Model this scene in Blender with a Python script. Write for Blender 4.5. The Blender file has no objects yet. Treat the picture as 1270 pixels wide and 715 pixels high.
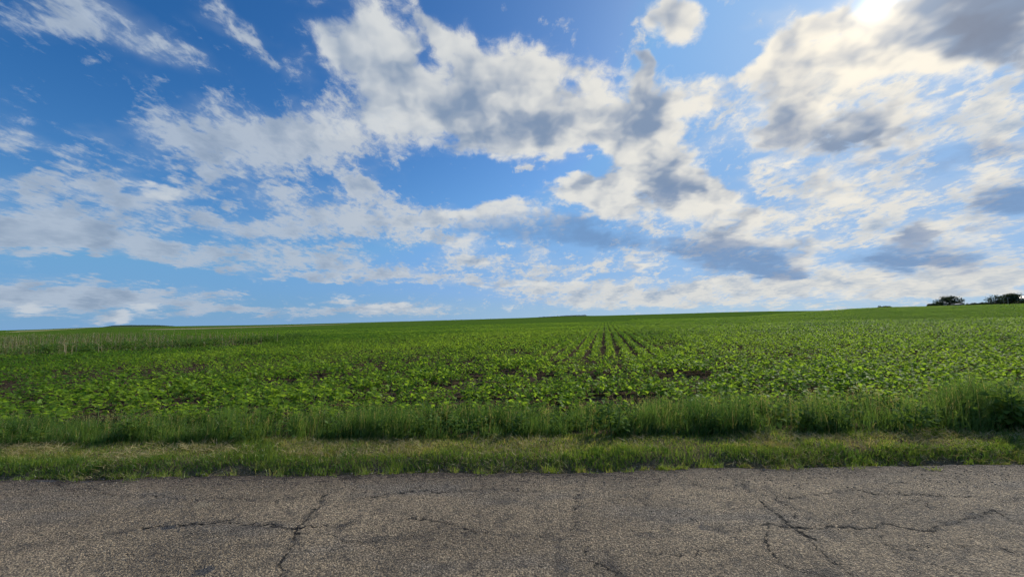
import bpy, math, random
import numpy as np
from mathutils import Matrix, Vector

R = math.radians
rng = np.random.default_rng(7)
random.seed(7)
sc = bpy.context.scene
COL = sc.collection

# ------------------------------------------------------------------ camera
FPX = 477.0                     # focal length in pixels of the 1270 px wide photograph
CAM_H = 1.6
PITCH, ROLL = R(4.55), R(1.42)
F_ = Vector((0, math.cos(PITCH), math.sin(PITCH)))
U0 = Vector((0, -math.sin(PITCH), math.cos(PITCH)))
R0 = Vector((1, 0, 0))
RX = math.cos(ROLL) * R0 - math.sin(ROLL) * U0
UX = math.sin(ROLL) * R0 + math.cos(ROLL) * U0
cam_d = bpy.data.cameras.new('camera')
cam_d.sensor_width = 36.0
cam_d.lens = FPX / 1270.0 * 36.0
cam_d.clip_start = 0.05
cam_d.clip_end = 30000
cam = bpy.data.objects.new('camera', cam_d)
COL.objects.link(cam)
M = Matrix((RX, UX, -F_)).transposed().to_4x4()
M.translation = Vector((0, 0, CAM_H))
cam.matrix_world = M
sc.camera = cam


def pdir(px, py):
    d = F_ * FPX + RX * (px - 635) + UX * (357.5 - py)
    return d.normalized()


def ground(px, py, z=0.0):
    d = pdir(px, py)
    t = (z - CAM_H) / d.z
    return Vector((d.x * t, d.y * t, z))


def azel(px, py):
    d = pdir(px, py)
    return math.atan2(d.x, d.y), math.asin(d.z)


SUN_DIR = pdir(1086, 10)
SUN_EL = math.asin(SUN_DIR.z)
SUN_AZ = math.atan2(SUN_DIR.x, SUN_DIR.y)


# ------------------------------------------------------------------ node helper
class NT:
    def __init__(self, tree):
        self.t = tree
        self.n = tree.nodes
        self.n.clear()

    def node(self, typ, **kw):
        n = self.n.new(typ)
        for k, v in kw.items():
            setattr(n, k, v)
        return n

    def put(self, sock, v):
        if v is None:
            return
        if hasattr(v, 'is_linked') or isinstance(v, bpy.types.NodeSocket):
            self.t.links.new(v, sock)
        else:
            if isinstance(v, (tuple, list)) and len(v) == 3 and sock.type == 'RGBA':
                v = (*v, 1)
            sock.default_value = v

    def m(self, op, a, b=None, c=None, clamp=False):
        n = self.node('ShaderNodeMath', operation=op)
        n.use_clamp = clamp
        self.put(n.inputs[0], a)
        if b is not None:
            self.put(n.inputs[1], b)
        if c is not None:
            self.put(n.inputs[2], c)
        return n.outputs[0]

    def v(self, op, a, b=None, scale=None):
        n = self.node('ShaderNodeVectorMath', operation=op)
        self.put(n.inputs[0], a)
        if b is not None:
            self.put(n.inputs[1], b)
        if scale is not None:
            self.put(n.inputs['Scale'], scale)
        return n.outputs['Value'] if op in ('DOT_PRODUCT', 'LENGTH', 'DISTANCE') else n.outputs[0]

    def xyz(self, x, y, z=0.0):
        n = self.node('ShaderNodeCombineXYZ')
        for i, q in enumerate((x, y, z)):
            self.put(n.inputs[i], q)
        return n.outputs[0]

    def sep(self, v):
        n = self.node('ShaderNodeSeparateXYZ')
        self.put(n.inputs[0], v)
        return n.outputs

    def noise(self, vec, scale, detail=4, rough=.5, dist=0.0, dim='3D', lac=2.0, col=False):
        n = self.node('ShaderNodeTexNoise', noise_dimensions=dim)
        if vec is not None:
            self.put(n.inputs['Vector'], vec)
        n.inputs['Scale'].default_value = scale
        n.inputs['Detail'].default_value = detail
        n.inputs['Roughness'].default_value = rough
        n.inputs['Lacunarity'].default_value = lac
        n.inputs['Distortion'].default_value = dist
        return n.outputs[1 if col else 0]

    def voro(self, vec, scale, feature='F1', rnd=1.0, out='Distance', detail=0):
        n = self.node('ShaderNodeTexVoronoi', feature=feature)
        if vec is not None:
            self.put(n.inputs['Vector'], vec)
        n.inputs['Scale'].default_value = scale
        n.inputs['Randomness'].default_value = rnd
        return n.outputs[out]

    def ramp(self, x, lo, hi, to0=0.0, to1=1.0, smooth=True):
        n = self.node('ShaderNodeMapRange')
        n.interpolation_type = 'SMOOTHSTEP' if smooth else 'LINEAR'
        self.put(n.inputs[0], x)
        for i, q in enumerate((lo, hi, to0, to1)):
            self.put(n.inputs[1 + i], q)
        return n.outputs[0]

    def mix(self, f, a, b, mode='MIX'):
        n = self.node('ShaderNodeMix', data_type='RGBA', blend_type=mode)
        n.clamp_factor = True
        self.put(n.inputs[0], f)
        self.put(n.inputs[6], a)
        self.put(n.inputs[7], b)
        return n.outputs[2]

    def attr(self, name, out='Fac'):
        n = self.node('ShaderNodeAttribute', attribute_name=name)
        return n.outputs[out]

    def bump(self, h, strength=.5, dist=.01, normal=None):
        n = self.node('ShaderNodeBump')
        n.inputs['Strength'].default_value = strength
        n.inputs['Distance'].default_value = dist
        self.put(n.inputs['Height'], h)
        if normal is not None:
            self.put(n.inputs['Normal'], normal)
        return n.outputs[0]


# ------------------------------------------------------------------ world: Nishita sky with clouds
SKY = 0.10
world = bpy.data.worlds.new('World')
sc.world = world
world.use_nodes = True
w = NT(world.node_tree)
sky = w.node('ShaderNodeTexSky', sky_type='NISHITA')
sky.sun_disc = False
sky.sun_elevation = SUN_EL
sky.sun_rotation = SUN_AZ
sky.air_density = 1.0
sky.dust_density = 0.6
sky.ozone_density = 2.0
D_ = w.node('ShaderNodeTexCoord').outputs['Generated']
dx, dy, dz = w.sep(D_)
zc = w.m('MAXIMUM', dz, 0.0)
AZ = w.m('ARCTAN2', dx, dy)
EL = w.m('ARCSINE', dz)
# cloud-layer coordinates: a flat layer overhead, so features shrink towards the horizon
den = w.m('ADD', zc, 0.19)
P = w.xyz(w.m('DIVIDE', dx, den), w.m('DIVIDE', dy, den), 0.0)
den2 = w.m('ADD', zc, 0.58)
PL = w.xyz(w.m('DIVIDE', dx, den2), w.m('DIVIDE', dy, den2), 0.0)

amp = w.ramp(EL, 0.0, 0.6, 0.25, 1.0, smooth=False)
w1 = w.v('SUBTRACT', w.noise(P, 2.2, 2, .55, dim='2D', col=True), (.5, .5, .5))
w2 = w.v('SUBTRACT', w.noise(P, 9.0, 2, .6, dim='2D', col=True), (.5, .5, .5))
warp = w.v('ADD', w.v('SCALE', w1, scale=w.m('MULTIPLY', amp, .16)), w.v('SCALE', w2, scale=w.m('MULTIPLY', amp, .075)))
A = w.v('ADD', w.xyz(AZ, EL, 0), w.v('MULTIPLY', warp, (1.25, .8, 0)))


AZ0, AZ1, EL0, EL1 = R(-66), R(66), R(-4), R(52)
AW, EW = w.sep(A)[0], w.sep(A)[1]
ga = np.linspace(AZ0, AZ1, 200)
ge = np.linspace(EL0, EL1, 110)
GA, GE = np.meshgrid(ga, ge, indexing='ij')
ua = w.ramp(AW, AZ0, AZ1, smooth=False)
ue = w.ramp(EW, EL0, EL1, smooth=False)
UA, UE = w.xyz(ua, ua, ua), w.xyz(ue, ue, ue)


def cover_map(lst):
    m = np.zeros_like(GA)
    for (cx, cy, rx, ry, ang, wt) in lst:
        if lst is HIGH and wt > 0:
            wt *= float(np.interp(cy, [240, 300, 350], [1.0, 1.2, 1.5])) if cx < 520 else float(np.interp(cy, [60, 240, 330, 360], [1.05, 1.0, 1.0, 1.15]))
        a0, e0 = azel(cx, cy)
        t = R(ang)
        ax, ex = azel(cx + rx * math.cos(t), cy + rx * math.sin(t))
        ay, ey = azel(cx - ry * math.sin(t), cy + ry * math.cos(t))
        X = (ax - a0, ex - e0)
        Y = (ay - a0, ey - e0)
        det = X[0] * Y[1] - X[1] * Y[0]
        u = ((GA - a0) * Y[1] - (GE - e0) * Y[0]) / det
        v = (-(GA - a0) * X[1] + (GE - e0) * X[0]) / det
        r2 = u * u + v * v
        m += wt * np.exp(-(r2 ** 1.35) * .8)
    return m


def vmadd(a, k, b):
    n = w.node('ShaderNodeVectorMath', operation='MULTIPLY_ADD')
    w.put(n.inputs[0], a)
    n.inputs[1].default_value = k
    n.inputs[2].default_value = b
    return n.outputs[0]


def separable(mat, rank):
    """the laid-out cloud cover as a sum of products of curves over azimuth and elevation"""
    U, S, V = np.linalg.svd(mat, full_matrices=False)
    total = None
    for k in range(0, rank, 3):
        fs = [U[:, q] * math.sqrt(S[q]) for q in range(k, k + 3)]
        gs = [V[q] * math.sqrt(S[q]) for q in range(k, k + 3)]
        outs = []
        for vec, ff, xs in ((UA, fs, ga), (UE, gs, ge)):
            n = w.node('ShaderNodeRGBCurve')
            ks, los = [], []
            for ci, f in enumerate(ff):
                lo, hi = float(f.min()), float(f.max())
                kk = max(hi - lo, 1e-9)
                ks.append(kk)
                los.append(lo)
                cv = n.mapping.curves[ci]
                idx = list(range(0, len(f) - 1, 2)) + [len(f) - 1]
                pts = [(i / (len(f) - 1), (float(f[i]) - lo) / kk) for i in idx]
                cv.points[0].location = pts[0]
                cv.points[1].location = pts[-1]
                for p in pts[1:-1]:
                    cv.points.new(*p)
            n.mapping.update()
            w.put(n.inputs['Color'], vec)
            outs.append(vmadd(n.outputs[0], tuple(ks), tuple(los)))
        d = w.v('DOT_PRODUCT', outs[0], outs[1])
        total = d if total is None else w.m('ADD', total, d)
    return total


# (x, y, rx, ry, tilt, weight) read off the photograph, turned into directions
HIGH = [   (40, 362, 190, 22, 0, .5), (940, 50, 40, 18, -30, -.5), (1110, 240, 60, 10, 0, -.3), (900, 205, 50, 18, 0, -.4), (620, 222, 110, 18, 0, -.5), (1190, 200, 60, 16, 0, -.4), (840, 330, 70, 10, 0, -.4),
     # thin, soft high cloud
    (130, 25, 150, 30, 24, .85), (15, 25, 60, 30, 10, .5), (305, 36, 70, 18, 42, .8), (205, 58, 50, 16, 30, .45),
    (350, 160, 130, 52, -4, .85), (260, 190, 80, 36, 8, .45), (420, 205, 120, 34, 10, .8), (100, 110, 110, 28, 18, .12),
    (10, 165, 50, 50, 20, .22), (142, 174, 20, 8, 10, .7), (70, 195, 80, 14, 16, .8), (60, 230, 160, 13, 8, 1.1),
    (212, 240, 45, 7, -4, .9), (60, 270, 120, 24, 6, .95), (160, 308, 190, 17, 6, 1.05), (20, 292, 120, 24, 3, .6),
    (320, 283, 120, 20, 6, .95), (420, 258, 150, 18, 8, .85), (480, 290, 90, 16, 8, .75), (400, 320, 80, 8, 4, .95),
    (440, 341, 120, 7, 0, 1.0), (575, 324, 50, 7, 0, .95), (660, 328, 80, 8, 4, .7), (560, 262, 110, 18, 6, .7),
    (60, 366, 150, 20, 0, .75), (255, 380, 70, 10, 3, .85), (460, 383, 110, 9, 0, .8), (640, 352, 110, 8, 2, .85),
    (740, 368, 150, 12, 0, .7), (900, 352, 160, 10, 0, .8), (1060, 345, 190, 16, -2, 1.0), (1200, 352, 150, 16, -4, 1.0),
    (900, 376, 300, 9, 0, .7), (700, 340, 160, 8, 0, .5), (820, 362, 200, 7, 0, .6), (540, 272, 110, 9, -3, .5), (620, 302, 80, 8, 0, .4), (800, 322, 110, 12, 0, .7), (940, 140, 110, 36, -30, .8), (1040, 100, 130, 60, -20, .95),
    (1190, 150, 130, 40, -8, .85), (1120, 225, 160, 34, -4, .85), (1040, 278, 150, 34, 0, .85), (1220, 300, 90, 30, 0, .7),
    (860, 285, 90, 30, 0, .75), (940, 215, 70, 24, 10, .6), (655, 205, 30, 7, -12, .8), (452, 221, 22, 6, 8, .9),
    (1000, 12, 70, 18, -10, .8), (1270, 190, 70, 40, 0, .6), (700, 235, 60, 14, 0, .6), (560, 120, 180, 80, 15, .35),
    (170, 150, 90, 28, 20, -.25), (330, 232, 90, 10, 4, -.35), (560, 228, 80, 18, 0, -.4), (300, 90, 70, 30, 20, -.3), (150, 335, 200, 10, 0, -.5), (330, 352, 200, 7, 0, -.4),
]
LOW = [    # lumpy cumulus
    (455, 55, 70, 46, 35, 1.0), (510, 100, 90, 52, 30, 1.0), (560, 150, 80, 48, 10, .75), (455, 165, 80, 34, 10, .45),
    (610, 85, 70, 38, 40, .9), (685, 125, 80, 40, 25, .95), (650, 165, 70, 30, 0, .6), (540, 22, 36, 12, 25, .75),
    (835, 16, 52, 34, 0, 1.15), (775, 72, 24, 14, 10, .95), (782, 105, 16, 40, -6, .85), (800, 165, 56, 56, 20, 1.0), (820, 232, 55, 42, 0, 1.0),
    (885, 252, 42, 36, 10, 1.0), (755, 150, 60, 46, 20, .6), (718, 230, 38, 15, 5, 1.0), (750, 258, 40, 20, 30, .8),
    (600, 258, 80, 12, -8, .8), (660, 272, 100, 16, -6, .75), (640, 310, 60, 10, 0, .6), (560, 300, 40, 8, 0, .6), (880, 110, 50, 20, -35, .75), (960, 95, 80, 22, -28, .85),
    (1000, 150, 90, 44, -8, 1.05), (1085, 175, 64, 28, 0, .9), (1055, 60, 100, 38, -14, 1.0), (1030, 14, 46, 16, -25, .9), (1085, 30, 60, 20, 10, .9), (1150, 8, 50, 16, 0, .8), (985, 40, 40, 12, -35, .7), (1140, 60, 50, 40, 0, .8), (1230, 30, 95, 62, 10, 1.3),
    (980, 215, 70, 16, 0, .8), (1130, 130, 80, 20, -14, .6), (1235, 225, 60, 14, 0, .8), (1135, 284, 44, 10, -5, .9), (1235, 275, 50, 9, 0, .85),
    (1170, 300, 70, 9, 0, .7), (905, 296, 75, 12, 0, .75), (1000, 300, 50, 18, 0, .7), (1040, 240, 60, 14, 0, .7), (1190, 245, 40, 14, 0, .6), (960, 265, 46, 14, 0, .7),
    (800, 330, 60, 8, 0, .7), (870, 348, 60, 6, 0, .7), (1010, 330, 40, 8, 0, .7), (1130, 338, 90, 6, -2, .8), (1230, 318, 50, 9, 0, .8), (700, 352, 50, 5, 0, .7), (600, 352, 60, 5, 0, .7),
    (1000, 362, 120, 5, 0, .6), (620, 382, 70, 4, 0, .5), (760, 378, 70, 4, 0, .5),
    (56, 386, 32, 6, 10, 1.2), (115, 391, 18, 4, 4, 1.1), (141, 391, 15, 4, 4, 1.1), (186, 379, 18, 4, 3, 1.1), (418, 371, 12, 4, 0, .9),
    (390, 372, 14, 4, 0, .9), (450, 377, 30, 4, 4, .8), (500, 380, 30, 3, 0, .8), (200, 238, 22, 7, 0, 1.0), (450, 341, 60, 4, 0, .6), (570, 323, 34, 5, 0, .8), (142, 173, 12, 5, 12, .9),
    (580, 212, 60, 24, 0, -.35), (700, 40, 60, 40, 0, -.4), (905, 50, 40, 26, -30, -.6), (720, 195, 22, 14, 0, -.5), (900, 200, 40, 16, 0, -.4),
]
DARK = [   # where the cloud is thick and grey
    (500, 95, 80, 42, 25, .40), (585, 160, 80, 32, 5, .45), (640, 125, 70, 28, 25, .3), (835, 18, 34, 20, 0, .5), (800, 145, 34, 28, 20, .7),
    (822, 235, 36, 22, 0, .8), (1000, 158, 74, 32, -10, 1.05), (1085, 182, 50, 16, 5, .9), (1232, 30, 95, 64, 10, 1.6),
    (1060, 72, 50, 9, -10, .6), (1140, 40, 40, 9, -20, .6),
    (952, 218, 22, 8, 0, .8), (350, 185, 60, 22, 0, .3), (1235, 228, 60, 10, 0, .5), (60, 366, 160, 22, 0, .35), (55, 268, 120, 18, 4, .2),
]
SOFT = [   # smooth blue-grey bellies of far cloud
    (690, 284, 85, 22, 2, .95), (600, 285, 40, 12, 0, .5), (905, 316, 72, 24, 4, 1.05), (960, 335, 40, 12, 0, .8), (850, 305, 40, 12, 0, .5), (1150, 320, 75, 17, 2, 1.1), (1240, 250, 52, 20, 0, 1.15), (1135, 290, 32, 9, -8, 1.1),
    (1225, 188, 60, 18, -6, .6), (1080, 322, 40, 12, 0, .6), (1235, 288, 34, 6, 0, .8), (1000, 178, 60, 16, -8, .5), (820, 240, 26, 16, 0, .6), (760, 300, 40, 10, 0, .5), (1110, 205, 60, 12, -6, .45), (560, 175, 60, 14, 0, .35),
]
ch = w.m('MULTIPLY', separable(cover_map(HIGH), 24), .80)
cl = separable(cover_map(LOW), 30)
dk = separable(cover_map(DARK), 21)
sm = separable(cover_map(SOFT), 21)

# streaks of the high layer run away from the viewer
PS = w.v('MULTIPLY', P, (1.0, .62, 1.0))
n_hi = w.noise(PS, 6.5, 7, .66, dim='2D')
n_rip = w.noise(PS, 30.0, 3, .6, .3, dim='2D')
PLW = w.v('ADD', PL, w.v('SCALE', w2, scale=.035))
n_lo = w.noise(w.v('ADD', PLW, (3.1, 1.7, .4)), 8.6, 10, .65, dim='2D')
nl = w.m('MULTIPLY', w.m('SUBTRACT', n_lo, .5), 2.7)
n_h2 = w.noise(w.v('ADD', PLW, (7.7, 2.2, 0)), 12.0, 8, .63, dim='2D')
nh = w.m('ADD', w.m('MULTIPLY', w.m('SUBTRACT', n_hi, .5), 1.5), w.m('MULTIPLY', w.m('SUBTRACT', n_rip, .5), 1.15))
nh = w.m('ADD', nh, w.m('MULTIPLY', w.m('SUBTRACT', n_h2, .5), w.ramp(dx, -.2, .5, 2.1, 2.8)))
# the coarse noise here and a little towards the sun: the difference tells which side of a lump faces the light
sx, sy = SUN_DIR.x, SUN_DIR.y
sl = math.hypot(sx, sy)
n_a = w.noise(w.v('ADD', PLW, (3.1, 1.7, .4)), 8.6, 3, .50, dim='2D')
n_sh = w.noise(w.v('ADD', PLW, (3.1 + .045 * sx / sl, 1.7 + .045 * sy / sl, .4)), 8.6, 3, .50, dim='2D')
relief = w.m('SUBTRACT', n_a, n_sh)

back = w.ramp(dy, .05, -.35)                      # behind the viewer: broken cloud of the same kind
ch = w.m('MULTIPLY_ADD', back, .45, ch)
cl = w.m('MULTIPLY_ADD', back, .35, cl)
dh = w.m('ADD', ch, nh)
dl = w.m('ADD', cl, nl)
a_hi = w.m('MULTIPLY', w.ramp(dh, .32, 1.10), .88)
a_lo = w.m('MULTIPLY', w.ramp(dl, .32, 1.05), .97)
thick = w.ramp(dl, .85, 1.9)

# angle from the sun
cs = w.v('DOT_PRODUCT', D_, tuple(SUN_DIR))
ang = w.m('ARCCOSINE', w.m('MINIMUM', cs, 1.0))
near = w.m('EXPONENT', w.m('MULTIPLY', ang, -3.0))
core = w.m('EXPONENT', w.m('MULTIPLY', ang, -85.0))
halo = w.m('EXPONENT', w.m('MULTIPLY', ang, -5.5))
side = w.ramp(cs, .15, 1.0)                       # 0 away from the sun, 1 towards it

# blue of the sky
hs = w.node('ShaderNodeHueSaturation')
hs.inputs['Saturation'].default_value = 1.42
hs.inputs['Value'].default_value = .96
w.put(hs.inputs['Color'], sky.outputs[0])
K = 1.0 / SKY
blue = w.mix(1.0, hs.outputs[0], (.70, 1.05, 1.28), 'MULTIPLY')
blue = w.v('MINIMUM', blue, (.115 * K, .365 * K, .78 * K))


def c(r, g, b, k=1.0):
    return (r * K * k, g * K * k, b * K * k)


hz = w.m('EXPONENT', w.m('MULTIPLY', w.m('MAXIMUM', EL, 0.0), -6.0))
blue = w.mix(w.m('MULTIPLY', hz, .92), blue, w.mix(side, c(.21, .38, .66), c(.44, .61, .80)))

veil = w.m('MULTIPLY', w.m('EXPONENT', w.m('MULTIPLY', ang, -2.8)), .46)
blue = w.mix(veil, blue, c(.56, .66, .78))
hi_col = w.mix(side, c(.42, .50, .61), c(.70, .70, .67))
hi_col = w.mix(near, hi_col, c(.95, .86, .70))
lo_lit = w.mix(side, c(.54, .60, .67), c(.74, .75, .73))
lo_lit = w.mix(near, lo_lit, c(1.0, .90, .73))
lo_core = w.mix(side, c(.27, .36, .49), c(.20, .28, .42))
dls = w.m('ADD', cl, w.m('MULTIPLY_ADD', w.m('SUBTRACT', n_a, .5), 1.5, w.m('MULTIPLY', w.m('SUBTRACT', n_lo, .5), .8)))
body = w.m('MULTIPLY', w.ramp(dls, .45, 2.0, smooth=False), .62)
body = w.m('ADD', body, w.m('MULTIPLY', dk, w.ramp(dls, -.1, 1.6, .1, 1.0)))
body = w.m('ADD', body, w.m('MULTIPLY', relief, -3.6))
body = w.m('ADD', body, w.m('MULTIPLY', w.m('SUBTRACT', n_h2, .5), .55))
shade = w.ramp(body, -.25, 1.55)
lo_col = w.mix(shade, lo_lit, lo_core)
lo_col = w.mix(w.m('MULTIPLY', w.ramp(dk, .7, 1.7), w.ramp(dls, .6, 1.9)), lo_col, c(.135, .175, .27))
hsh = w.m('ADD', w.ramp(dh, .7, 2.0, 0, .55), w.m('MULTIPLY', relief, -2.2), clamp=True)
hi_col = w.mix(hsh, hi_col, w.mix(side, c(.27, .35, .47), c(.36, .44, .55)))
a_veil = w.m('MULTIPLY', w.ramp(w.m('ADD', w.m('MULTIPLY_ADD', ch, .7, w.m('MULTIPLY', cl, .55)), w.m('MULTIPLY', w.m('SUBTRACT', n_a, .5), 1.1)), .10, 1.15), .50)
skyc = w.mix(a_veil, blue, w.mix(.35, hi_col, blue))
skyc = w.mix(a_hi, skyc, hi_col)
skyc = w.mix(a_lo, skyc, lo_col)
a_sm = w.m('MULTIPLY', w.ramp(w.m('MULTIPLY_ADD', nl, .55, sm), .12, 1.2), .74)
skyc = w.mix(a_sm, skyc, w.mix(w.ramp(cs, .55, .95), c(.17, .34, .62), c(.14, .24, .43)))
# a bluish veil under the dark bellies
# glare of the sun through the cloud
g2 = w.v('SCALE', c(1.0, .93, .78), scale=w.m('ADD', w.m('MULTIPLY', halo, .19), w.m('MULTIPLY', core, w.ramp(dl, .4, 1.6, 2.6, 1.1))))
skyc = w.v('ADD', skyc, g2)
bg = w.node('ShaderNodeBackground')
bg.inputs['Strength'].default_value = SKY
w.put(bg.inputs['Color'], skyc)
out = w.node('ShaderNodeOutputWorld')
w.t.links.new(bg.outputs[0], out.inputs[0])

sun_d = bpy.data.lights.new('sun', 'SUN')
sun_d.energy = 4.6
sun_d.angle = R(0.6)
sun_d.color = (1.0, .93, .80)
sun = bpy.data.objects.new('sun', sun_d)
COL.objects.link(sun)
sun.rotation_euler = SUN_DIR.to_track_quat('Z', 'Y').to_euler()
sun.location = (20, 20, 30)

sc.view_settings.view_transform = 'Standard'
sc.view_settings.look = 'None'
sc.view_settings.exposure = 0.0
sc.view_settings.gamma = 1.0

cy_ = sc.cycles
cy_.use_adaptive_sampling = True
cy_.adaptive_threshold = 0.03
cy_.adaptive_min_samples = 8
world.cycles.sampling_method = 'MANUAL'
world.cycles.sample_map_resolution = 256
# ------------------------------------------------------------------ helpers for geometry
def vnoise(x, y, seed=0, octaves=4, rough=.5):
    """value noise in numpy"""
    tab = np.random.default_rng(100 + seed).random((256, 256))
    out = np.zeros(np.shape(x))
    a, tot, f = 1.0, 0.0, 1.0
    for o in range(octaves):
        X, Y = np.asarray(x) * f + 17.3 * o, np.asarray(y) * f + 9.1 * o
        xi, yi = np.floor(X).astype(int), np.floor(Y).astype(int)
        u, v = X - xi, Y - yi
        u, v = u * u * (3 - 2 * u), v * v * (3 - 2 * v)
        g = lambda i, j: tab[(xi + i) % 256, (yi + j) % 256]
        out += a * ((g(0, 0) * (1 - u) + g(1, 0) * u) * (1 - v) + (g(0, 1) * (1 - u) + g(1, 1) * u) * v)
        tot += a
        a *= rough
        f *= 2.03
    return out / tot


def sstep(x, a, b):
    t = np.clip((np.asarray(x, float) - a) / (b - a), 0, 1)
    return t * t * (3 - 2 * t)


def mesh_np(name, V, Q, attrs=None, smooth=False):
    me = bpy.data.meshes.new(name)
    V = np.ascontiguousarray(V, dtype=np.float32).reshape(-1, 3)
    Q = np.ascontiguousarray(Q, dtype=np.int32)
    k = Q.shape[1]
    me.vertices.add(len(V))
    me.vertices.foreach_set('co', V.ravel())
    me.loops.add(Q.size)
    me.loops.foreach_set('vertex_index', Q.ravel())
    me.polygons.add(len(Q))
    me.polygons.foreach_set('loop_start', np.arange(0, Q.size, k, dtype=np.int32))
    if smooth:
        me.polygons.foreach_set('use_smooth', np.ones(len(Q), dtype=bool))
    for nm, arr in (attrs or {}).items():
        a = me.attributes.new(nm, 'FLOAT', 'POINT')
        a.data.foreach_set('value', np.ascontiguousarray(arr, dtype=np.float32).ravel())
    me.update(calc_edges=True)
    return me


def obj(name, me, mats=None, parent=None, loc=None):
    o = bpy.data.objects.new(name, me)
    COL.objects.link(o)
    if mats is not None:
        for m_ in (mats if isinstance(mats, (list, tuple)) else [mats]):
            me.materials.append(m_)
    if parent is not None:
        o.parent = parent
    if loc is not None:
        o.location = loc
    return o


def tag(o, label=None, cat=None, group=None, kind=None):
    for k_, v_ in (('label', label), ('category', cat), ('group', group), ('kind', kind)):
        if v_:
            o[k_] = v_
    return o


def empty(name, loc, rz=0.0):
    o = bpy.data.objects.new(name, None)
    COL.objects.link(o)
    o.empty_display_size = .1
    o.location = loc
    o.rotation_euler = (0, 0, rz)
    return o


def grid_quads(nx, ny):
    i, j = np.meshgrid(np.arange(nx - 1), np.arange(ny - 1), indexing='ij')
    a = (i * ny + j).ravel()
    return np.stack([a, a + ny, a + ny + 1, a + 1], 1)


def material(name):
    m_ = bpy.data.materials.new(name)
    m_.use_nodes = True
    return m_, NT(m_.node_tree)


def finish(nt, shader):
    o = nt.node('ShaderNodeOutputMaterial')
    nt.t.links.new(shader, o.inputs[0])


def principled(nt, color, rough=.8, normal=None, spec=.3):
    p = nt.node('ShaderNodeBsdfPrincipled')
    nt.put(p.inputs['Base Color'], color)
    nt.put(p.inputs['Roughness'], rough)
    p.inputs['Specular IOR Level'].default_value = spec
    if normal is not None:
        nt.put(p.inputs['Normal'], normal)
    return p.outputs[0]


# ------------------------------------------------------------------ lines on the ground
def line_y(p, q):
    a, b = ground(*p), ground(*q)
    k = (b.y - a.y) / (b.x - a.x)
    return lambda x: a.y + k * (np.asarray(x) - a.x)


road_edge0 = line_y((0, 591), (1270, 573))
tall_base0 = line_y((0, 558), (1270, 541))


def road_edge(x):
    return road_edge0(x) + .10 * (vnoise(np.asarray(x) * .9, np.zeros(np.shape(x)), 3, 4, .6) - .5) * 2


def tall_base(x):
    return tall_base0(x) + .12 * (vnoise(np.asarray(x) * .8, np.zeros(np.shape(x)) + 5, 4, 4, .6) - .5) * 2


SKYLINE = [(-300, 411), (0, 410), (90, 406.5), (140, 404.8), (205, 404.3), (260, 403.5), (330, 402.5), (430, 400), (560, 396.5), (650, 393.8),
           (700, 391.6), (750, 391), (860, 388), (960, 384.8), (1060, 382.3), (1150, 380.5), (1270, 377.5), (1500, 372)]
sk_az = np.array([azel(*p)[0] for p in SKYLINE])
sk_el = np.array([azel(*p)[1] for p in SKYLINE])


CREST0, CREST1 = azel(880, 388)[0], azel(1120, 381)[0]


def terrain_z(x, y):
    x, y = np.asarray(x, float), np.asarray(y, float)
    r = np.hypot(x, y)
    az = np.arctan2(x, y)
    el = np.interp(az, sk_az, sk_el)
    el = np.where(np.abs(az) > R(75), .002, el)
    far = sstep(r, 70, 900)
    z = far * (np.tan(el) * np.minimum(r, 2500) + .8 * CAM_H * sstep(r, 200, 2500))
    # at the right the field climbs to a low crest that is its skyline
    crest = sstep(r, 18, 165) * (np.tan(el) * np.minimum(r, 170) + CAM_H * .985)
    k = sstep(az, CREST0, CREST1)
    z = z * (1 - k) + crest * k
    t = y - road_edge(x)
    near = -.045 + .10 * sstep(t, .0, .28) - .045 * sstep(t, .9, 1.8)
    near = near + .05 * (vnoise(x * 2.2, y * 2.2, 8, 3) - .5) * sstep(t, .05, .3)
    near = np.where(y < 3, -.045, near)
    near = np.where(y < -3.4, -.01, near)
    return z + near


# ------------------------------------------------------------------ ground sheet
def spread(lo, hi, step, far, g):
    v = list(np.arange(lo, hi + 1e-6, step))
    s, a = step, v[-1]
    while a < far:
        s *= g
        a += s
        v.append(a)
    s, a = step, v[0]
    left = []
    while a > -far:
        s *= g
        a -= s
        left.append(a)
    return np.array(left[::-1] + v)


gx = spread(-8, 8, .06, 9000, 1.07)
gy = spread(3.8, 7.4, .05, 9000, 1.06)
X, Y = np.meshgrid(gx, gy, indexing='ij')
Z = terrain_z(X, Y)
me = mesh_np('ground', np.stack([X, Y, Z], -1), grid_quads(len(gx), len(gy)), smooth=True)

mg, nt = material('soil_and_far_crop')
pos = nt.node('ShaderNodeNewGeometry').outputs['Position']
px_, py_, pz_ = nt.sep(pos)
rr = nt.v('LENGTH', pos)
n1 = nt.noise(pos, 1.3, 6, .6)
n2 = nt.noise(pos, 14.0, 5, .65)
n3 = nt.noise(pos, 70.0, 3, .6)
soil = nt.mix(nt.ramp(n2, .35, .65), (.036, .027, .018), (.078, .060, .042))
soil = nt.mix(nt.ramp(n1, .5, .75), soil, (.105, .083, .060))
straw = nt.mix(nt.ramp(n3, .4, .65), (.10, .085, .05), (.22, .175, .095))
soil = nt.mix(nt.ramp(py_, 5.9, 5.1), soil, straw)
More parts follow.
